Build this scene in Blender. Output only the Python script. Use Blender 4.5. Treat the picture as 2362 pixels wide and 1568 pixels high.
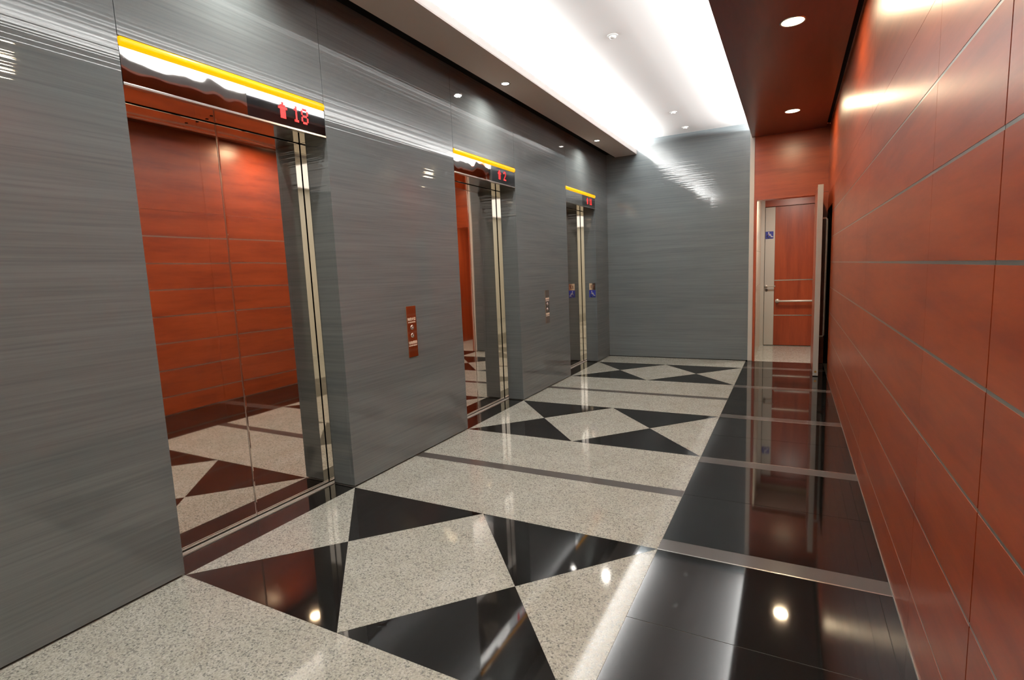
import bpy, math, random
from mathutils import Matrix, Vector

# ------------------------------------------------------------------ scene, camera, lights
scene = bpy.context.scene
for o in list(bpy.data.objects):
    bpy.data.objects.remove(o)
COL = scene.collection

cam_d = bpy.data.cameras.new('camera')
cam_d.sensor_fit = 'HORIZONTAL'
cam_d.sensor_width = 36.0
cam_d.lens = 1217.88 / 2362 * 36.0
cam_d.clip_start = 0.02
cam = bpy.data.objects.new('camera', cam_d)
COL.objects.link(cam)
R_ = Vector((0.88464656, 0.4643962, -0.04167297))
U_ = Vector((-0.02141937, 0.12975898, 0.99131419))
B_ = Vector((0.46576998, -0.87607008, 0.12473791))
cam.matrix_world = Matrix(((R_.x, U_.x, B_.x, 2.712), (R_.y, U_.y, B_.y, 0.0), (R_.z, U_.z, B_.z, 1.46), (0, 0, 0, 1)))
scene.camera = cam

w = bpy.data.worlds.new('world')
scene.world = w
w.use_nodes = True
w.node_tree.nodes['Background'].inputs[0].default_value = (1, 0.97, 0.92, 1)
w.node_tree.nodes['Background'].inputs[1].default_value = 0.0

vs = scene.view_settings
vs.view_transform = 'Standard'
vs.look = 'None'
vs.exposure = 0.42
vs.gamma = 1.0
vs.use_curve_mapping = False
scene.cycles.use_denoising = True
scene.cycles.max_bounces = 6
scene.cycles.diffuse_bounces = 3
scene.cycles.glossy_bounces = 5
scene.cycles.use_adaptive_sampling = False
scene.cycles.denoising_prefilter = 'ACCURATE'
scene.cycles.sample_clamp_indirect = 5.0
scene.cycles.caustics_reflective = False
scene.cycles.caustics_refractive = False

# main dimensions (metres)
W = 2.122        # granite field width
RW = 3.134       # right wall
A0 = 1.436       # near edge of the first lift opening
L = 1.196        # lift opening width
P = 2.692        # lift spacing
YE = 8.632       # end wall
ZS = 3.25        # soffit height
ZC = 3.46        # tray ceiling height
YB = -5.0        # back of the lobby
HT = 2.40        # lift header underside
LIP = 0.50       # gypsum soffit lip
WLIP = 2.17      # wood soffit lip
YR = -0.16       # near end of the wood wall
XB = 5.2         # far side of the lobby behind the camera
YT = -0.10       # near end of the ceiling tray
DX = -0.245      # lift door plane


def area(name, loc, sx, sy, power, color, rot=(0, 0, 0), spread=180):
    d = bpy.data.lights.new(name, 'AREA')
    d.shape = 'RECTANGLE'
    d.size, d.size_y = sx, sy
    d.energy = power
    d.color = color
    d.spread = math.radians(spread)
    o = bpy.data.objects.new(name, d)
    o.location = loc
    o.rotation_euler = rot
    COL.objects.link(o)
    return o


# fluorescent strips lying in the two ceiling coves (shining up and towards the tray)
CY = (YT + YE) / 2
area('cove_strip_light', (0.43, CY, ZS + 0.055), 0.05, YE - YT - 0.2, 540, (0.97, 0.99, 0.99), (0, math.radians(180 + 20), 0))
area('cove_strip_light', (2.42, CY, ZS + 0.085), 0.05, YE - YT - 0.2, 330, (0.97, 0.99, 0.99), (0, math.radians(180 - 30), 0))
# unseen fill light added over the lobby behind the camera
area('lobby_fill_light', (3.35, -2.75, ZS - 0.02), 3.4, 4.2, 45, (1, 0.98, 0.94))
# lamp of the vestibule behind the open door
area('vestibule_light', (2.75, 8.98, 2.66), 0.3, 0.2, 24, (1, 0.93, 0.80))


# ------------------------------------------------------------------ materials
def new_mat(name):
    m = bpy.data.materials.new(name)
    m.use_nodes = True
    nt = m.node_tree
    return m, nt, nt.nodes['Principled BSDF']


def plain(name, col, rough=0.5, metal=0.0, spec=0.5, ior=1.5):
    m, nt, b = new_mat(name)
    b.inputs['Base Color'].default_value = (*col, 1)
    b.inputs['Roughness'].default_value = rough
    b.inputs['Metallic'].default_value = metal
    b.inputs['Specular IOR Level'].default_value = spec
    b.inputs['IOR'].default_value = ior
    return m


def emit(name, col, strength):
    m, nt, b = new_mat(name)
    b.inputs['Base Color'].default_value = (*[c * 0.5 for c in col], 1)
    b.inputs['Emission Color'].default_value = (*col, 1)
    b.inputs['Emission Strength'].default_value = strength
    b.inputs['Roughness'].default_value = 0.3
    return m


def N(nt, t, **kw):
    n = nt.nodes.new(t)
    for k, v in kw.items():
        if k in n.inputs:
            n.inputs[k].default_value = v
        else:
            setattr(n, k, v)
    return n


def coords(nt, scale):
    tc = N(nt, 'ShaderNodeNewGeometry')
    mp = N(nt, 'ShaderNodeMapping')
    mp.inputs['Scale'].default_value = scale
    nt.links.new(tc.outputs['Position'], mp.inputs['Vector'])
    return mp.outputs['Vector']


def ramp(nt, fac, stops):
    r = N(nt, 'ShaderNodeValToRGB')
    e = r.color_ramp.elements
    while len(e) < len(stops):
        e.new(0.5)
    for el, (p, c) in zip(e, stops):
        el.position = p
        el.color = (*c, 1)
    nt.links.new(fac, r.inputs['Fac'])
    return r.outputs['Color']


def noise(nt, vec, scale=1.0, detail=4.0, rough=0.5, out='Fac'):
    n = N(nt, 'ShaderNodeTexNoise')
    n.inputs['Scale'].default_value = scale
    n.inputs['Detail'].default_value = detail
    n.inputs['Roughness'].default_value = rough
    nt.links.new(vec, n.inputs['Vector'])
    return n.outputs[out]


def mixc(nt, a, b, fac, mode='MIX'):
    m = N(nt, 'ShaderNodeMix', data_type='RGBA', blend_type=mode)
    for sock, v in ((6, a), (7, b), (0, fac)):
        if hasattr(v, 'is_linked'):
            nt.links.new(v, m.inputs[sock])
        else:
            m.inputs[sock].default_value = v
    return m.outputs[2]


def bump(nt, b, h, strength, dist):
    n = N(nt, 'ShaderNodeBump')
    n.inputs['Strength'].default_value = strength
    n.inputs['Distance'].default_value = dist
    nt.links.new(h, n.inputs['Height'])
    nt.links.new(n.outputs['Normal'], b.inputs['Normal'])


def wood(name, dark, mid, light, scale, rough=0.26, spec=0.5):
    """reddish veneer; 'scale' stretches the grain (small along the grain)."""
    m, nt, b = new_mat(name)
    v = coords(nt, scale)
    n1 = noise(nt, v, 1.0, 6, 0.62)
    v2 = coords(nt, tuple(s * 6 for s in scale))
    n2 = noise(nt, v2, 1.0, 4, 0.6)
    c1 = ramp(nt, n1, [(0.32, dark), (0.52, mid), (0.72, light)])
    c2 = ramp(nt, n2, [(0.3, (0.86, 0.84, 0.82)), (0.7, (1.08, 1.06, 1.04))])
    c = mixc(nt, c1, c2, 0.6, 'MULTIPLY')
    nt.links.new(c, b.inputs['Base Color'])
    b.inputs['Roughness'].default_value = rough
    b.inputs['Specular IOR Level'].default_value = spec
    return m


WD, WM, WL = (0.225, 0.033, 0.009), (0.315, 0.052, 0.013), (0.375, 0.067, 0.018)
M = {}
M['wood'] = wood('cherry_veneer', WD, WM, WL, (1.0, 1.1, 9.0), 0.31)
M['wood_v'] = wood('cherry_veneer_upright', WD, WM, WL, (9.0, 9.0, 0.8), 0.34)
M['wood_soffit'] = wood('cherry_soffit_painted_shade', *[tuple(c * 0.45 for c in q) for q in (WD, WM, WL)], (6.0, 0.8, 1.0), 0.3)  # same cherry darkened: the shade under the soffit is put into its colour


def stone_grey():
    m, nt, b = new_mat('grey_vein_stone')
    v = coords(nt, (1.3, 1.3, 75.0))
    n1 = noise(nt, v, 1.0, 4, 0.65)
    v3 = coords(nt, (0.5, 0.5, 9.0))
    n3 = noise(nt, v3, 1.0, 3, 0.5)
    c1 = ramp(nt, n1, [(0.28, (0.108, 0.124, 0.130)), (0.5, (0.132, 0.149, 0.154)), (0.75, (0.154, 0.170, 0.174))])
    c3 = ramp(nt, n3, [(0.3, (0.92, 0.92, 0.92)), (0.7, (1.05, 1.05, 1.05))])
    nt.links.new(mixc(nt, c1, c3, 1.0, 'MULTIPLY'), b.inputs['Base Color'])
    b.inputs['Roughness'].default_value = 0.035
    b.inputs['Specular IOR Level'].default_value = 0.5
    v2 = coords(nt, (0.10, 0.10, 52.0))
    n2 = noise(nt, v2, 1.0, 1.0, 0.5)
    nm = noise(nt, coords(nt, (0.35, 0.35, 2.4)), 1.0, 1.0, 0.5)
    mk = ramp(nt, nm, [(0.40, (0.28, 0.28, 0.28)), (0.60, (1, 1, 1))])
    bump(nt, b, mixc(nt, n2, mk, 1.0, 'MULTIPLY'), 1.0, 0.0009)
    return m


M['stone'] = stone_grey()


def granite_white():
    m, nt, b = new_mat('pale_granite')
    v = coords(nt, (1, 1, 1))
    vo = N(nt, 'ShaderNodeTexVoronoi', feature='F1')
    vo.inputs['Scale'].default_value = 150.0
    vo.inputs['Randomness'].default_value = 1.0
    nt.links.new(v, vo.inputs['Vector'])
    sep = N(nt, 'ShaderNodeSeparateColor')
    nt.links.new(vo.outputs['Color'], sep.inputs[0])
    c1 = ramp(nt, sep.outputs[0], [(0.0, (0.17, 0.18, 0.175)), (0.12, (0.32, 0.33, 0.315)), (0.35, (0.435, 0.44, 0.396)),
                                   (0.65, (0.50, 0.515, 0.478)), (1.0, (0.585, 0.605, 0.578))])
    n2 = noise(nt, v, 190.0, 2, 0.6)
    c2 = ramp(nt, n2, [(0.32, (0.68, 0.68, 0.67)), (0.46, (0.96, 0.96, 0.96)), (0.7, (1.08, 1.06, 1.02))])
    n3 = noise(nt, v, 5.0, 3, 0.5)
    c3 = ramp(nt, n3, [(0.3, (0.92, 0.91, 0.88)), (0.7, (1.04, 1.04, 1.04))])
    c = mixc(nt, mixc(nt, c1, c2, 1.0, 'MULTIPLY'), c3, 1.0, 'MULTIPLY')
    nt.links.new(c, b.inputs['Base Color'])
    b.inputs['Roughness'].default_value = 0.06
    b.inputs['Specular IOR Level'].default_value = 0.45
    return m


M['granite'] = granite_white()


def granite_black():
    m, nt, b = new_mat('black_granite')
    v = coords(nt, (1, 1, 1))
    n = noise(nt, v, 260.0, 2, 0.6)
    c = ramp(nt, n, [(0.35, (0.006, 0.0058, 0.0056)), (0.62, (0.011, 0.0105, 0.010)), (0.78, (0.028, 0.027, 0.026))])
    nt.links.new(c, b.inputs['Base Color'])
    b.inputs['Roughness'].default_value = 0.045
    b.inputs['Specular IOR Level'].default_value = 0.48
    return m


M['black'] = granite_black()
M['grey_inlay'] = plain('brown_grey_stone_inlay', (0.085, 0.079, 0.075), 0.14)
M['grout'] = plain('grey_grout', (0.24, 0.23, 0.215), 0.6)
M['void'] = plain('black_shadow_gap', (0.006, 0.006, 0.006), 0.85, spec=0.1)
M['steel'] = plain('brushed_steel', (0.62, 0.60, 0.57), 0.22, 1.0)
M['sill'] = plain('worn_aluminium_sill', (0.66, 0.65, 0.63), 0.45, 0.35)
M['satin'] = plain('satin_steel_bar', (0.62, 0.59, 0.54), 0.38, 0.35)
M['alu'] = plain('satin_aluminium', (0.42, 0.41, 0.40), 0.35, 1.0)
M['channel'] = plain('grey_anodised_channel', (0.40, 0.41, 0.39), 0.32, 0.85)
M['chrome'] = plain('polished_steel', (0.80, 0.78, 0.74), 0.03, 1.0)
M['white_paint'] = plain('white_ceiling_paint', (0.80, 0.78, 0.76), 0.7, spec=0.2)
M['soffit_paint'] = plain('white_soffit_painted_shade', (0.62, 0.585, 0.55), 0.7, spec=0.2)  # white paint toned down, with the soffit's shade mixed into the colour
M['cream'] = plain('cream_wall_paint', (0.82, 0.80, 0.70), 0.6, spec=0.2)
M['cream_tile'] = plain('cream_ceramic_tile', (0.70, 0.66, 0.53), 0.2)
M['trim_white'] = plain('pale_metal_trim', (0.66, 0.63, 0.58), 0.35)
M['panel_grey'] = plain('grey_laminate', (0.50, 0.49, 0.45), 0.3)
M['dark_steel'] = plain('dark_steel', (0.12, 0.115, 0.11), 0.3, 1.0)
M['black_glass'] = plain('black_glass', (0.006, 0.006, 0.007), 0.03, 0.0, 0.9, 1.7)
M['blue_sign'] = plain('blue_sign', (0.022, 0.035, 0.30), 0.35)
M['white_sign'] = plain('white_print', (0.80, 0.80, 0.82), 0.4)
M['cream_print'] = plain('cream_print', (0.85, 0.70, 0.58), 0.5)
M['dark_print'] = plain('dark_print', (0.14, 0.05, 0.03), 0.5)
M['plastic_white'] = plain('white_plastic', (0.78, 0.77, 0.74), 0.35)
M['brass'] = plain('brass', (0.55, 0.30, 0.10), 0.3, 1.0)
M['yellow_led'] = emit('amber_light_bar', (1.0, 0.43, 0.0), 0.9)
M['red_led'] = emit('red_led', (1.0, 0.012, 0.014), 1.5)
M['warm_lens'] = emit('warm_lamp_lens', (1.0, 0.80, 0.48), 8.0)
M['dark_edge'] = plain('dark_brown_edge', (0.022, 0.012, 0.010), 0.4)  # dark brown for the edge strip, much darker than the soffit wood
M['white_lens'] = emit('white_lamp_lens', (1.0, 0.97, 0.90), 6.0)


def mirror_bronze():
    m, nt, b = new_mat('bronze_mirror_steel')
    b.inputs['Base Color'].default_value = (0.87, 0.79, 0.725, 1)
    b.inputs['Metallic'].default_value = 1.0
    b.inputs['Roughness'].default_value = 0.025
    n = noise(nt, coords(nt, (1.5, 1.5, 1.1)), 1.0, 1, 0.3)
    bump(nt, b, n, 0.25, 0.006)
    return m


def mirror_wavy():
    m, nt, b = new_mat('wavy_polished_steel')
    b.inputs['Base Color'].default_value = (0.84, 0.82, 0.80, 1)
    b.inputs['Metallic'].default_value = 1.0
    b.inputs['Roughness'].default_value = 0.03
    n = noise(nt, coords(nt, (5.0, 5.0, 4.0)), 1.0, 1, 0.3)
    bump(nt, b, n, 0.35, 0.010)
    return m


M['bronze'] = mirror_bronze()
M['wavy'] = mirror_wavy()
M['panel_bronze'] = plain('bronze_button_plate', (0.80, 0.66, 0.58), 0.06, 1.0)


# ------------------------------------------------------------------ mesh helpers
class MB:
    def __init__(self):
        self.v, self.f = [], []

    def box(self, x0, x1, y0, y1, z0, z1):
        n = len(self.v)
        self.v += [(x, y, z) for z in (z0, z1) for y in (y0, y1) for x in (x0, x1)]
        self.f += [tuple(n + i for i in q) for q in
                   ((0, 2, 3, 1), (4, 5, 7, 6), (0, 1, 5, 4), (2, 6, 7, 3), (0, 4, 6, 2), (1, 3, 7, 5))]
        return self

    def prism(self, pts, z0, z1):
        """pts: ccw xy polygon extruded in z"""
        n, k = len(self.v), len(pts)
        self.v += [(x, y, z0) for x, y in pts] + [(x, y, z1) for x, y in pts]
        self.f.append(tuple(n + i for i in reversed(range(k))))
        self.f.append(tuple(n + k + i for i in range(k)))
        for i in range(k):
            j = (i + 1) % k
            self.f.append((n + i, n + j, n + k + j, n + k + i))
        return self

    def lathe(self, prof, seg=32, axis='z', c=(0, 0, 0)):
        """closed profile of (r, h) rings revolved about an axis through c"""
        n, k = len(self.v), len(prof)
        for i in range(seg):
            a = 2 * math.pi * i / seg
            for r, h in prof:
                p = (r * math.cos(a), r * math.sin(a), h)
                if axis == 'x':
                    p = (h, r * math.cos(a), r * math.sin(a))
                elif axis == 'y':
                    p = (r * math.cos(a), h, r * math.sin(a))
                self.v.append((p[0] + c[0], p[1] + c[1], p[2] + c[2]))
        for i in range(seg):
            for j in range(k - 1):
                a, b2 = n + i * k + j, n + ((i + 1) % seg) * k + j
                self.f.append((a, b2, b2 + 1, a + 1))
        return self

    def tube(self, pts, r, seg=12):
        pts = [Vector(p) for p in pts]
        n = len(self.v)
        for i, p in enumerate(pts):
            d = (pts[min(i + 1, len(pts) - 1)] - pts[max(i - 1, 0)]).normalized()
            up = Vector((0, 0, 1)) if abs(d.z) < 0.9 else Vector((1, 0, 0))
            a = d.cross(up).normalized()
            b2 = d.cross(a).normalized()
            for k in range(seg):
                t = 2 * math.pi * k / seg
                self.v.append(tuple(p + a * (r * math.cos(t)) + b2 * (r * math.sin(t))))
        for i in range(len(pts) - 1):
            for k in range(seg):
                k2 = (k + 1) % seg
                self.f.append((n + i * seg + k, n + i * seg + k2, n + (i + 1) * seg + k2, n + (i + 1) * seg + k))
        self.f.append(tuple(n + k for k in range(seg)))
        m = n + (len(pts) - 1) * seg
        self.f.append(tuple(m + k for k in reversed(range(seg))))
        return self

    def mesh(self, name, mat, smooth=False):
        me = bpy.data.meshes.new(name)
        me.from_pydata(self.v, [], self.f)
        me.materials.append(mat)
        if smooth:
            for p in me.polygons:
                p.use_smooth = True
        me.validate()
        me.update()
        return me

    def build(self, name, mat, parent=None, smooth=False, bevel=0.0, loc=None):
        o = bpy.data.objects.new(name, self.mesh(name, mat, smooth))
        if loc:
            o.location = loc
        link(o, parent)
        if bevel:
            bv = o.modifiers.new('bevel', 'BEVEL')
            bv.width = bevel
            bv.segments = 2
            bv.limit_method = 'ANGLE'
        return o


def link(o, parent=None):
    COL.objects.link(o)
    if parent is not None:
        o.parent = parent
    return o


def struct(o, label=None):
    o['kind'] = 'structure'
    if label:
        o['label'] = label
    return o


def tag(o, label, cat, group=None):
    o['label'] = label
    o['category'] = cat
    if group:
        o['group'] = group
    return o


def empty(name, loc, rz=0.0):
    o = bpy.data.objects.new(name, None)
    o.location = loc
    o.rotation_euler = (0, 0, rz)
    o.empty_display_size = 0.1
    COL.objects.link(o)
    return o


def box(name, mat, parent, *b, bevel=0.0):
    return MB().box(*b).build(name, mat, parent, bevel=bevel)


def text_mesh(name, body, size, mat, thick=0.0, axes='yz', align='CENTER', stretch=1.0):
    """flat lettering; axes 'yz' = readable from +x, 'xz' = readable from -y"""
    cu = bpy.data.curves.new('lettering', 'FONT')
    cu.body = body
    cu.size = size
    cu.align_x = align
    cu.align_y = 'CENTER'
    cu.offset = thick
    cu.extrude = 0.0012
    cu.resolution_u = 3
    t = bpy.data.objects.new('lettering', cu)
    COL.objects.link(t)
    dg = bpy.context.evaluated_depsgraph_get()
    dg.update()
    me = bpy.data.meshes.new_from_object(t.evaluated_get(dg))
    bpy.data.objects.remove(t)
    for v in me.vertices:
        x, y, z = v.co
        v.co = (z, x * stretch, y) if axes == 'yz' else (x * stretch, -z, y)
    me.name = name
    me.materials.clear()
    me.materials.append(mat)
    return me


def mesh_obj(name, me, parent, loc=(0, 0, 0)):
    o = bpy.data.objects.new(name, me)
    o.location = loc
    return link(o, parent)


# ------------------------------------------------------------------ floor: every stone a piece of its own
floor = struct(MB().box(-0.35, RW + 0.25, YR, YE, -0.12, -0.0015).box(-0.35, XB + 0.12, YB - 0.1, YR, -0.12, -0.0015).build('floor', M['grout']))
G = 0.0006


def slab(name, mat, x0, x1, y0, y1, g=G, z=0.0):
    return MB().box(x0 + g, x1 - g, y0 + g, y1 - g, -0.012, z).build(name, mat, floor)


def tri(name, mat, pts):
    cx = sum(p[0] for p in pts) / len(pts)
    cy = sum(p[1] for p in pts) / len(pts)
    s = 0.9985
    q = [(cx + (x - cx) * s, cy + (y - cy) * s) for x, y in pts]
    return MB().prism(q, -0.012, 0.0).build(name, mat, floor)


bands = [A0 + P * k for k in (-1, 0, 1, 2)]
for a in bands:
    b = a + L
    mid = (a + b) / 2
    for h in (0.0, W / 2):
        cx = h + W / 4
        tri('black_triangle', M['black'], [(h, a), (h + W / 2, a), (cx, mid)])
        tri('black_triangle', M['black'], [(h, b), (cx, mid), (h + W / 2, b)])
    tri('granite_triangle', M['granite'], [(0, a), (W / 4, mid), (0, b)])
    tri('granite_triangle', M['granite'], [(W, a), (W, b), (W * 0.75, mid)])
    tri('granite_diamond', M['granite'], [(W / 2, a), (W * 0.75, mid), (W / 2, b), (W / 4, mid)])
    # black side strip: brown-grey inlays just outside the band, two tiles inside it
    gj = 0.0015
    slab('grey_inlay', M['grey_inlay'], W, RW, a - 0.118, a)
    slab('grey_inlay', M['grey_inlay'], W, RW, b, min(b + 0.118, YE))
    slab('black_tile', M['black'], W, RW, a, mid, gj)
    slab('black_tile', M['black'], W, RW, mid, b, gj)
    MB().box(W, RW, b - 0.004, b + 0.004, -0.01, 0.0008).build('metal_inlay', M['steel'], floor)
    MB().box(W, RW, a - 0.004, a + 0.004, -0.01, 0.0008).build('metal_inlay', M['steel'], floor)
edges = [YB] + [v for a in bands for v in (a, a + L)] + [YE]
for i in range(0, len(edges), 2):
    y0, y1 = edges[i], edges[i + 1]
    if i == 0 or i == len(edges) - 2:
        slab('granite_slab', M['granite'], 0, W, y0, y1)
        t0, t1 = (y0, y1 - 0.118) if i == 0 else (y0 + 0.118, y1)
        slab('black_tile', M['black'], W, RW, t0, t1, 0.0015)
        continue
    m0 = (y0 + y1) / 2
    if y0 < 0:
        slab('granite_slab', M['granite'], 0, W, y0, y1)
    else:
        slab('granite_slab', M['granite'], 0, W, y0, m0 - 0.05)
        slab('grey_inlay', M['grey_inlay'], 0, W, m0 - 0.05, m0 + 0.05)
        slab('granite_slab', M['granite'], 0, W, m0 + 0.05, y1)
    slab('black_tile', M['black'], W, RW, y0 + 0.118, m0, 0.0015)
    slab('black_tile', M['black'], W, RW, m0, y1 - 0.118, 0.0015)
for k in (0, 1, 2):
    slab('threshold_slab', M['black'], -0.20, 0.0, A0 + P * k, A0 + P * k + L)
slab('granite_slab', M['granite'], RW, XB, YB, YR)
# vestibule floor behind the open door
slab('granite_slab', M['granite'], 2.15, 3.35, YE, 10.45)

# ------------------------------------------------------------------ left wall with lift openings
wall_l = MB()
pieces = [(YB, A0)] + [(A0 + P * k + L, A0 + P * (k + 1)) for k in (0, 1)] + [(A0 + 2 * P + L, YE)]
for y0, y1 in pieces:
    wall_l.box(-0.32, -0.034, y0 + 0.034 if y0 > 0 else y0, y1 - 0.034 if y1 < YE else y1, 0.0, ZC)
for k in (0, 1, 2):
    wall_l.box(-0.24, -0.034, A0 + P * k - 0.034, A0 + P * k + L + 0.034, 2.66, ZC)
    wall_l.box(-0.36, -0.32, A0 + P * k - 0.03, A0 + P * k + L + 0.03, 0.0, ZC)
wall_l = struct(wall_l.build('wall_left', M['void']))
for i, (y0, y1) in enumerate(pieces):
    box('stone_panel', M['stone'], wall_l, -0.03, 0.0, y0 + 0.0015, y1 - 0.0015 if y1 < YE else y1, 0.010, ZC)
    if y0 > 0:   # reveal on the far side of the opening before this pier
        box('reveal_panel', M['stone'], wall_l, -0.19, -0.0305, y0 + 0.0015, y0 + 0.03, 0.010, 2.66)
    if y1 < YE:
        box('reveal_panel', M['stone'], wall_l, -0.19, -0.0305, y1 - 0.03, y1 - 0.0015, 0.010, 2.66)
for k in (0, 1, 2):
    y0 = A0 + P * k
    box('stone_panel', M['stone'], wall_l, -0.03, 0.0, y0 + 0.0015, y0 + L - 0.0015, 2.603, ZC)

# ------------------------------------------------------------------ end wall: grey stone, pale trim, wood with the doorway
wall_e = struct(MB().box(-0.03, 2.146, YE + 0.03, YE + 0.15, 0.0, ZC).build('wall_end', M['void']))
box('stone_panel', M['stone'], wall_e, 0.0, 2.146, YE, YE + 0.03, 0.010, ZC)
struct(box('trim_1', M['trim_white'], None, 2.146, 2.208, YE - 0.012, YE + 0.15, 0.0, ZC, bevel=0.004))
DXL, DXR, DH = 2.238, 3.02, 2.395
wall_d = MB().box(DXL - 0.03, RW + 0.2, YE + 0.014, YE + 0.15, DH + 0.02, ZC)
wall_d.box(DXR + 0.02, RW + 0.2, YE + 0.014, YE + 0.15, 0, DH + 0.02)
wall_d = struct(wall_d.build('wall_door_side', M['void']))
box('wood_panel', M['wood'], wall_d, 2.208, RW, YE, YE + 0.014, DH, ZC)
box('wood_panel', M['wood'], wall_d, DXR, RW, YE, YE + 0.014, 0.004, DH - 0.002)
fr = struct(MB().box(2.208, DXL, YE - 0.004, YE + 0.17, 0.0, DH).build('trim_2', M['wood_v']))
fr['label'] = 'red wood door jamb beside the pale trim'
struct(MB().box(DXL, DXR, YE + 0.0, YE + 0.17, DH - 0.03, DH).build('trim_3', M['wood']))

# vestibule
wv = struct(MB().box(2.10, 2.216, YE + 0.15, 10.5, 0, 2.75).build('wall_vestibule_left', M['grout']))
for r in range(5):
    for c in range(3):
        y0 = YE + 0.172 + c * 0.58
        box('wall_tile', M['cream_tile'], wv, 2.216, 2.228, y0, min(y0 + 0.577, 10.36), r * 0.55 + 0.0015, (r + 1) * 0.55 - 0.0015)
struct(MB().box(3.24, 3.36, YE + 0.15, 10.5, 0, 2.75).build('wall_vestibule_right', M['wood_v']))
struct(MB().box(2.10, 3.36, YE + 0.15, 10.5, 2.70, 2.78).build('ceiling_vestibule', M['white_paint']))
YF = 10.36
wf = struct(MB().box(2.10, 3.36, YF + 0.05, YF + 0.15, 0, 2.75).build('wall_vestibule_far', M['cream_tile']))
box('door_frame', M['panel_grey'], wf, 2.228, 2.285, YF - 0.06, YF + 0.05, 0, 2.56)
box('door_frame', M['wood'], wf, 2.285, 3.24, YF - 0.03, YF + 0.05, 2.415, 2.56)

d2 = struct(empty('door_2', (2.29, YF, 0)))
d2['label'] = 'red wood door with grab bar at the far end of the vestibule'


def d2box(name, mat, x0, x1, y0, y1, z0, z1, parent=d2, bevel=0.0):
    return MB().box(x0 - 2.29, x1 - 2.29, y0 - YF, y1 - YF, z0, z1).build(name, mat, parent, bevel=bevel)


d2box('metal_stile', M['panel_grey'], 2.292, 2.444, YF - 0.004, YF + 0.045, 0.012, 2.405)
d2box('wood_panel', M['wood_v'], 2.446, 3.235, YF, YF + 0.045, 0.012, 2.405)
for z in (1.15, 0.54):
    d2box('metal_inlay', M['steel'], 2.446, 3.235, YF - 0.003, YF + 0.001, z - 0.008, z + 0.008)
lv = MB()
lv.tube([(0.03, -0.004, 1.05), (0.03, -0.055, 1.05), (0.045, -0.062, 1.05), (0.175, -0.062, 1.05)], 0.010)
lv.lathe([(0, -0.012), (0.026, -0.012), (0.026, -0.003), (0, -0.003)], 20, 'y', (0.03, 0, 1.05))
lv.build('lever_handle', M['satin'], d2, True)
MB().lathe([(0, -0.012), (0.022, -0.012), (0.022, -0.003), (0, -0.003)], 20, 'y', (0.035, 0, 0.985)).build('key_cylinder', M['dark_steel'], d2)
gb = MB()
gb.tube([(0.21, -0.0, 0.79), (0.21, -0.06, 0.79), (0.225, -0.075, 0.79), (0.90, -0.075, 0.79), (0.915, -0.06, 0.79), (0.915, 0, 0.79)], 0.017)
for x in (0.21, 0.915):
    gb.lathe([(0, -0.014), (0.036, -0.014), (0.036, 0.0), (0, 0.0)], 24, 'y', (x, 0, 0.79))
gb.build('grab_bar', M['satin'], d2, True)

# open door leaf standing square to the end wall
d1 = struct(empty('door_1', (3.005, YE, 0)))
d1['label'] = 'open door leaf seen edge-on with pale metal edge and long pull handle'
YL = 7.63


def d1box(name, mat, x0, x1, y0, y1, z0, z1, bevel=0.0, parent=d1):
    return MB().box(x0, x1, y0 - YE, y1 - YE, z0, z1).build(name, mat, parent, bevel=bevel)


d1box('wood_panel', M['wood_v'], -0.027, 0.027, YL + 0.012, YE - 0.012, 0.012, 2.375)
d1box('edge_strip', M['panel_grey'], -0.030, 0.030, YL, YL + 0.012, 0.008, 2.38, 0.002)
hd = MB().tube([(0.027, 0.11 + YL - YE, 0.50), (0.072, 0.11 + YL - YE, 0.50), (0.084, 0.11 + YL - YE, 0.515),
                (0.084, 0.11 + YL - YE, 1.965), (0.072, 0.11 + YL - YE, 1.98), (0.027, 0.11 + YL - YE, 1.98)], 0.013)
hd.build('pull_handle', M['satin'], d1, True)
MB().lathe([(0, -0.006), (0.014, -0.006), (0.014, 0), (0, 0)], 16, 'y', (0.0, YL - YE, 0.06)).build('floor_bolt', M['brass'], d1)
for z in (0.25, 1.2, 2.15):
    MB().lathe([(0, -0.05), (0.009, -0.05), (0.009, 0.05), (0, 0.05)], 12, 'z', (-0.02, -0.008, z)).build('hinge', M['steel'], d1)

# ------------------------------------------------------------------ right wall: wood panels, metal channels
wall_r = struct(MB().box(RW + 0.014, RW + 0.2, YR, 7.652, 0.0, ZC).box(RW + 0.014, RW + 0.2, 7.652, YE + 0.014, 2.15, ZC)
                .box(RW + 0.13, RW + 0.2, 7.652, YE + 0.014, 0.0, 2.15).build('wall_right', M['void']))
zj = [0.004, 0.2100, 0.5180, 0.8255, 1.1315, 1.4380, 1.7430, 2.0450, 2.3400, ZC]
yj = [YR, 1.635, 2.335, 4.10, 5.88, 7.65, YE]
for i in range(len(zj) - 1):
    lo = zj[i] + (0.0055 if 0 < i < 8 else (0.001 if i == 8 else 0))
    hi = zj[i + 1] - (0.0055 if i < 7 else (0.001 if i == 7 else 0))
    for j in range(len(yj) - 1):
        g0 = 0.0035 if j == 1 else 0.0009
        g1 = 0.0035 if j == 0 else 0.0009
        if j == len(yj) - 2 and i < 8:      # dark pocket for the open door leaf
            if i < 7:
                continue
            lo = 2.15
        MB().box(RW, RW + 0.014, yj[j] + g0, yj[j + 1] - g1, lo, hi).build('wood_panel', M['wood'], wall_r)
for z in zj[1:8]:
    for y0, y1 in ((YR, 1.6325), (1.6375, 7.649)):
        MB().box(RW + 0.001, RW + 0.014, y0, y1, z - 0.0055, z + 0.0055).build('metal_channel', M['channel'], wall_r)
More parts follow.
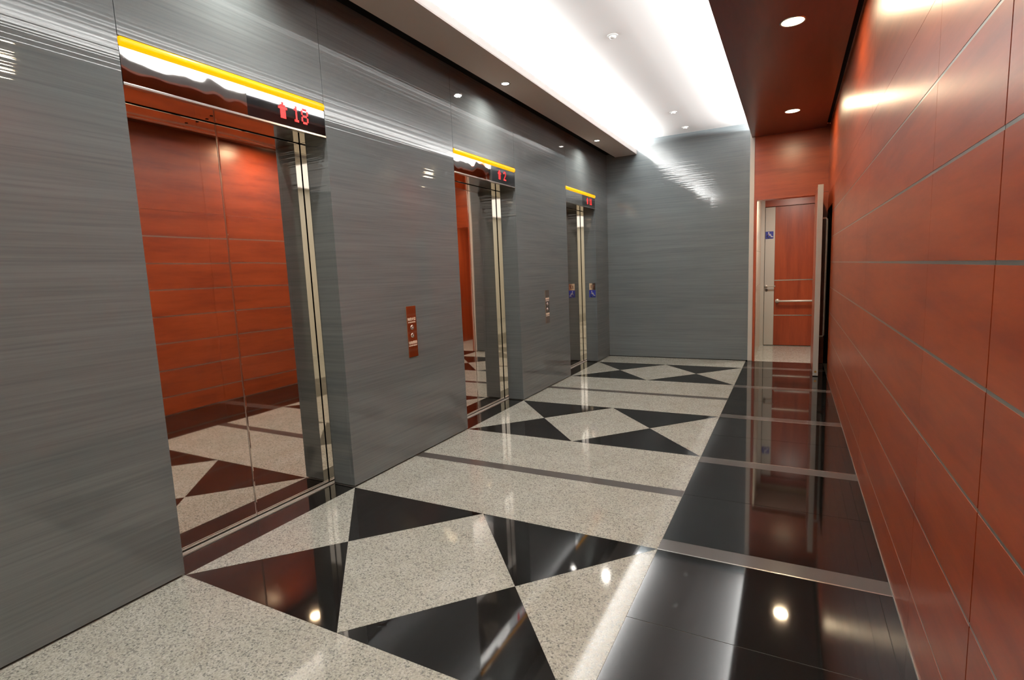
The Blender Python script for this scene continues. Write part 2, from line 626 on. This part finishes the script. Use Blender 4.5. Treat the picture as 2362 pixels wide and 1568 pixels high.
struct(box('baseboard_right', M['alu'], None, RW - 0.004, RW - 0.0002, YR, 7.65, 0.0, 0.006))

# ------------------------------------------------------------------ ceiling: white tray between two soffits
ceil = struct(MB().box(-0.3, RW + 0.2, YT - 0.3, YE + 0.15, ZC, ZC + 0.12).build('ceiling', M['white_paint']))
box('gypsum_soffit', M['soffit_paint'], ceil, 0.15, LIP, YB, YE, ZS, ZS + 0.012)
box('soffit_upstand', M['white_paint'], ceil, LIP - 0.02, LIP, YT, YE, ZS + 0.0125, ZS + 0.07)
box('shadow_gap', M['void'], ceil, 0.0, 0.15, YB, YE, ZS + 0.055, ZS + 0.075)
box('shadow_gap', M['void'], ceil, 0.135, 0.149, YB, YE, ZS + 0.002, ZS + 0.055)
box('cove_bed', M['white_paint'], ceil, 0.151, LIP - 0.021, YT, YE, ZS + 0.013, ZS + 0.03)
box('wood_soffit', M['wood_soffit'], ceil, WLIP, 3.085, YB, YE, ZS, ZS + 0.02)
box('soffit_edge', M['dark_edge'], ceil, WLIP, WLIP + 0.018, YT, YE, ZS + 0.021, ZS + 0.105)
box('cove_bed', M['white_paint'], ceil, WLIP + 0.019, 3.085, YT, YE, ZS + 0.021, ZS + 0.05)
box('shadow_gap', M['void'], ceil, 3.07, RW, YR, YE, ZS + 0.06, ZS + 0.08)
box('bulkhead', M['white_paint'], ceil, LIP, WLIP, YT - 0.3, YT, ZS, ZC)
box('lobby_ceiling', M['white_paint'], ceil, LIP, WLIP, YB, YT - 0.301, ZS, ZS + 0.1)
box('lobby_ceiling', M['white_paint'], ceil, RW, XB, YB, YR, ZS, ZS + 0.1)
struct(MB().box(-0.3, XB + 0.1, YB - 0.12, YB, 0, ZC).build('wall_back', M['cream']))
struct(MB().box(XB, XB + 0.12, YB, YR, 0, ZC).build('wall_lobby_side', M['cream']))
struct(MB().box(RW + 0.2, XB + 0.12, YR, YR + 0.12, 0, ZC).build('wall_lobby_front', M['cream']))


# ------------------------------------------------------------------ lift entrances
LED = {'^': ('..X..', '.XXX.', 'XXXXX', '.XXX.', '.XXX.', '.XXX.', '.XXX.'),
       '1': ('..X..', '.XX..', '..X..', '..X..', '..X..', '..X..', '.XXX.'),
       '2': ('.XXX.', 'X...X', '....X', '...X.', '..X..', '.X...', 'XXXXX'),
       '8': ('.XXX.', 'X...X', 'X...X', '.XXX.', 'X...X', 'X...X', '.XXX.')}


def make_lift(k, glyphs, label):
    y0 = A0 + P * k
    e = empty('elevator_entrance', (0, y0, 0))
    tag(e, label, 'elevator', 'elevator entrances along the grey wall')
    h = L / 2
    for s, (ya, yb) in enumerate(((0.004, h - 0.003), (h + 0.003, L - 0.004))):
        leaf = MB().box(DX - 0.03, DX, ya, yb, 0.008, 2.385).build('door_leaf', M['bronze'], e, bevel=0.004)
    MB().box(DX - 0.02, DX - 0.004, h - 0.003, h + 0.003, 0.008, 2.385).build('meeting_strip', M['steel'], e)
    und = MB().box(DX - 0.03, -0.031, 0.0, L, 2.388, 2.40).build('header_underside', M['bronze'], e)
    if k == 0:
        for x, y in ((-0.130, 0.50), (-0.200, 0.52)):
            MB().lathe([(0, 0.0), (0.008, 0.0), (0.008, -0.0015), (0, -0.0015)], 16, 'z', (x, y, 2.388)).build('sensor_hole', M['void'], und)
    for ya, yb in ((-0.02, 0.005), (L - 0.005, L + 0.02)):
        MB().box(-0.238, -0.1905, ya, yb, 0.0, 2.387).build('jamb_strip', M['chrome'], e)
    sill = MB().box(-0.243, -0.2, 0.0, L, -0.01, 0.001)
    sill.box(-0.2075, -0.2, 0.0, L, 0.001, 0.006).box(-0.228, -0.2175, 0.0, L, 0.001, 0.006)
    sill.build('door_sill', M['sill'], e)
    MB().box(-0.03, -0.001, 0.002, 0.633, HT, 2.555).build('header_panel', M['wavy'], e)
    disp = MB().box(-0.03, -0.001, 0.634, L - 0.002, HT, 2.555).build('display_panel', M['black_glass'], e)
    MB().box(-0.03, 0.003, 0.001, L - 0.001, HT - 0.013, HT).build('header_trim', M['steel'], e, bevel=0.002)
    # amber bar, a half-round lens with rounded ends
    bar = MB()
    n = 12
    rings = [(0.001, 0.55), (0.004, 0.85), (0.010, 1.0), (L - 0.010, 1.0), (L - 0.004, 0.85), (L - 0.001, 0.55)]
    for y, s in rings:
        for i in range(n + 1):
            t = math.pi * i / n - math.pi / 2
            bar.v.append((-0.004 + 0.018 * s * math.cos(t), y, 2.5785 + 0.0225 * s * math.sin(t)))
    for r in range(len(rings) - 1):
        for i in range(n):
            q = r * (n + 1) + i
            bar.f.append((q, q + 1, q + n + 2, q + n + 1))
        bar.f.append((r * (n + 1), (r + 1) * (n + 1), (r + 1) * (n + 1) + n, r * (n + 1) + n))
    bar.f.append(tuple(reversed(range(n + 1))))
    bar.f.append(tuple((len(rings) - 1) * (n + 1) + i for i in range(n + 1)))
    bar.build('indicator_bar', M['yellow_led'], e, smooth=True)
    MB().box(-0.03, -0.006, 0.001, L - 0.001, 2.556, 2.602).build('header_backing', M['dark_steel'], e)
    # red display: arrow and number
    for ch, y in glyphs:
        led = MB()
        rows = LED[ch]
        pw, ph = (0.0125 if ch == '^' else 0.0105), 0.0132
        for r, row in enumerate(rows):
            for c, bit in enumerate(row):
                if bit == 'X':
                    yy, zz = y + (c - 2) * pw, 2.485 + (3 - r) * ph
                    led.box(-0.0012, 0.0004, yy - pw * 0.5, yy + pw * 0.5, zz - ph * 0.47, zz + ph * 0.47)
        led.build('arrow_sign' if ch == '^' else 'digit', M['red_led'], disp)
    return e


make_lift(0, [('^', 0.872), ('1', 0.970), ('8', 1.034)], 'nearest elevator with large mirrored doors, red arrow and 18 above')
make_lift(1, [('^', 0.850), ('2', 0.965)], 'middle elevator with red arrow and 2 on its header')
make_lift(2, [('^', 0.860), ('1', 0.975), ('1', 1.030)], 'farthest elevator beside the grey end wall')


# ------------------------------------------------------------------ call button panels
def make_panel(y, label):
    e = empty('call_button_panel', (0.0, y, 0.0))
    tag(e, label, 'call panel', 'call button panels between the elevators')
    pl = MB().box(0.0, 0.006, -0.06, 0.06, 0.822, 1.235).build('face_plate', M['panel_bronze'], e, bevel=0.0015)
    for z, s in ((1.063, 1), (0.998, -1)):
        bt = MB().lathe([(0, 0.012), (0.015, 0.012), (0.018, 0.010), (0.019, 0.006)], 24, 'x', (0, 0, z)).build('button', M['steel'], e, True)
        t = MB()
        t.v += [(0.0126, 0.0075, z - 0.005 * s), (0.0126, 0.0, z + 0.008 * s), (0.0126, -0.0075, z - 0.005 * s)]
        t.f.append((0, 1, 2))
        t.build('arrow_sign', M['white_sign'], bt)
    for body, z, sz in (('\u5982\u9047\u706b\u8b66', 1.128, 0.026), ('IN CASE OF FIRE', 1.104, 0.0125),
                        ('\u5207\u52ff\u642d\u4e58', 0.938, 0.026), ('DO NOT USE LIFT', 0.915, 0.0125)):
        mesh_obj('lettering', text_mesh('lettering', body, sz, M['cream_print'], 0.0005), pl, (0.0065, 0, z))
    return e


make_panel(3.379, 'bronze call button panel on the grey wall after the nearest elevator')
make_panel(6.079, 'bronze call button panel between the middle and farthest elevators')


# ------------------------------------------------------------------ wheelchair signs
def thick_line(mb, pts, wd, T):
    for (x0, y0), (x1, y1) in zip(pts[:-1], pts[1:]):
        dx, dy = x1 - x0, y1 - y0
        l = math.hypot(dx, dy)
        ex, ey = dx / l * wd / 2, dy / l * wd / 2
        nx, ny = -ey, ex
        n = len(mb.v)
        for px, py in ((x0 - ex + nx, y0 - ey + ny), (x0 - ex - nx, y0 - ey - ny), (x1 + ex - nx, y1 + ey - ny), (x1 + ex + nx, y1 + ey + ny)):
            mb.v.append(T(px, py))
        mb.f.append((n, n + 1, n + 2, n + 3))


def wheelchair(sx, sz, mat, parent, y):
    mb = MB()
    T = lambda a, b: ((a - 0.5) * sx, y, (b - 0.5) * sz)
    n = len(mb.v)
    for i in range(16):
        t = 2 * math.pi * i / 16
        mb.v.append(T(0.40 + 0.075 * math.cos(t), 0.86 + 0.075 * math.sin(t)))
    mb.f.append(tuple(range(n, n + 16)))
    thick_line(mb, [(0.41, 0.72), (0.44, 0.46), (0.68, 0.46), (0.80, 0.20), (0.90, 0.24)], 0.10, T)
    thick_line(mb, [(0.42, 0.60), (0.64, 0.60)], 0.08, T)
    arc = [(0.46 + 0.25 * math.cos(math.radians(a)), 0.32 + 0.25 * math.sin(math.radians(a))) for a in range(110, 350, 15)]
    thick_line(mb, arc, 0.085, T)
    return mb.build('wheelchair_symbol', mat, parent)


YJ = A0 + 2 * P + L    # far reveal of the third lift
s1 = empty('wheelchair_sign', (-0.072, YJ, 1.09))
tag(s1, 'blue wheelchair sign inside the farthest elevator jamb', 'sign')
MB().box(-0.052, 0.052, -0.004, 0.0, -0.056, 0.056).build('plate', M['blue_sign'], s1)
wheelchair(0.10, 0.11, M['white_sign'], s1, -0.0048)
s2 = empty('floor_number_sign', (-0.072, YJ, 1.203))
tag(s2, 'small bronze floor number plate above the blue sign in the farthest elevator', 'sign')
pl = MB().box(-0.050, 0.050, -0.004, 0.0, -0.052, 0.052).build('plate', M['panel_bronze'], s2)
mesh_obj('lettering', text_mesh('lettering', '17', 0.075, M['dark_print'], 0.002, axes='xz'), pl, (0, -0.0055, -0.005))
s3 = empty('wheelchair_sign', (2.358, YF - 0.004, 1.935))
tag(s3, 'blue wheelchair sign high on the far vestibule door', 'sign')
MB().box(-0.062, 0.062, -0.004, 0.0, -0.062, 0.062).build('plate', M['blue_sign'], s3)
wheelchair(0.12, 0.12, M['white_sign'], s3, -0.0048)


# ------------------------------------------------------------------ recessed downlights
def downlight(x, y, r, lens, col, power, label, group, size):
    e = empty('recessed_downlight', (x, y, ZS))
    tag(e, label, 'ceiling light', group)
    MB().lathe([(r, 0.0), (r, -0.003), (r + 0.008, -0.004), (r + 0.012, 0.0)], 32).build('trim_ring', M['steel'], e, True)
    MB().lathe([(0, -0.0045), (r * 0.7, -0.004), (r, -0.001)], 32).build('lens', lens, e, True)
    d = bpy.data.lights.new('downlight_beam', 'AREA')
    d.shape = 'DISK'
    d.size = 2 * r * 0.95
    d.energy = power
    d.color = col
    d.spread = math.radians(size)
    o = bpy.data.objects.new('downlight_beam', d)
    o.location = (0, 0, -0.008)
    link(o, e)
    return e


WARM = (1.0, 0.76, 0.48)
WHT = (1.0, 0.95, 0.86)
warm_labels = {-3.31: 'warm downlight in the red wood soffit at the lobby end', -0.62: 'warm downlight in the red wood soffit just behind the camera',
               2.00: 'warm downlight in the red wood soffit mirrored at the left edge of the grey wall',
               4.77: 'large warm downlight in the red wood soffit, nearer of the two',
               7.46: 'large warm downlight in the red wood soffit, farther one before the door'}
for y in (-3.31, -0.62, 2.00, 4.77, 7.46):
    downlight(2.68, y, 0.078, M['warm_lens'], WARM, 14, warm_labels.get(y, 'warm downlight in the red wood soffit above or behind the camera'),
              'warm downlights in the wood soffit', 180)
white_labels = {-0.70: 'small white downlight in the pale soffit just behind the camera', 1.99: 'small white downlight in the pale soffit above the nearest elevator',
                4.68: 'small white downlight in the pale soffit, nearer of the two',
                7.37: 'small white downlight in the pale soffit, farther one near the corner'}
for y in (-0.70, 1.99, 4.68, 7.37):
    downlight(0.268, y, 0.036, M['white_lens'], WHT, 7, white_labels.get(y, 'white downlight in the pale soffit behind the view'),
              'white downlights in the pale soffit', 150)

# ------------------------------------------------------------------ sprinkler heads / detectors on the tray ceiling
for y, lab in ((4.74, 'white ceiling detector nearest the camera'), (7.40, 'white ceiling detector, middle of the three'),
               (8.28, 'white ceiling detector closest to the grey end wall')):
    e = empty('ceiling_detector', (1.30, y, ZC))
    tag(e, lab, 'detector', 'detectors on the tray ceiling')
    MB().lathe([(0.0, 0), (0.046, 0), (0.046, -0.004), (0.034, -0.006), (0, -0.006)], 28).build('base_plate', M['plastic_white'], e)
    MB().lathe([(0.030, -0.006), (0.027, -0.018), (0.018, -0.023), (0, -0.024)], 28).build('sensor_head', M['plastic_white'], e, True)
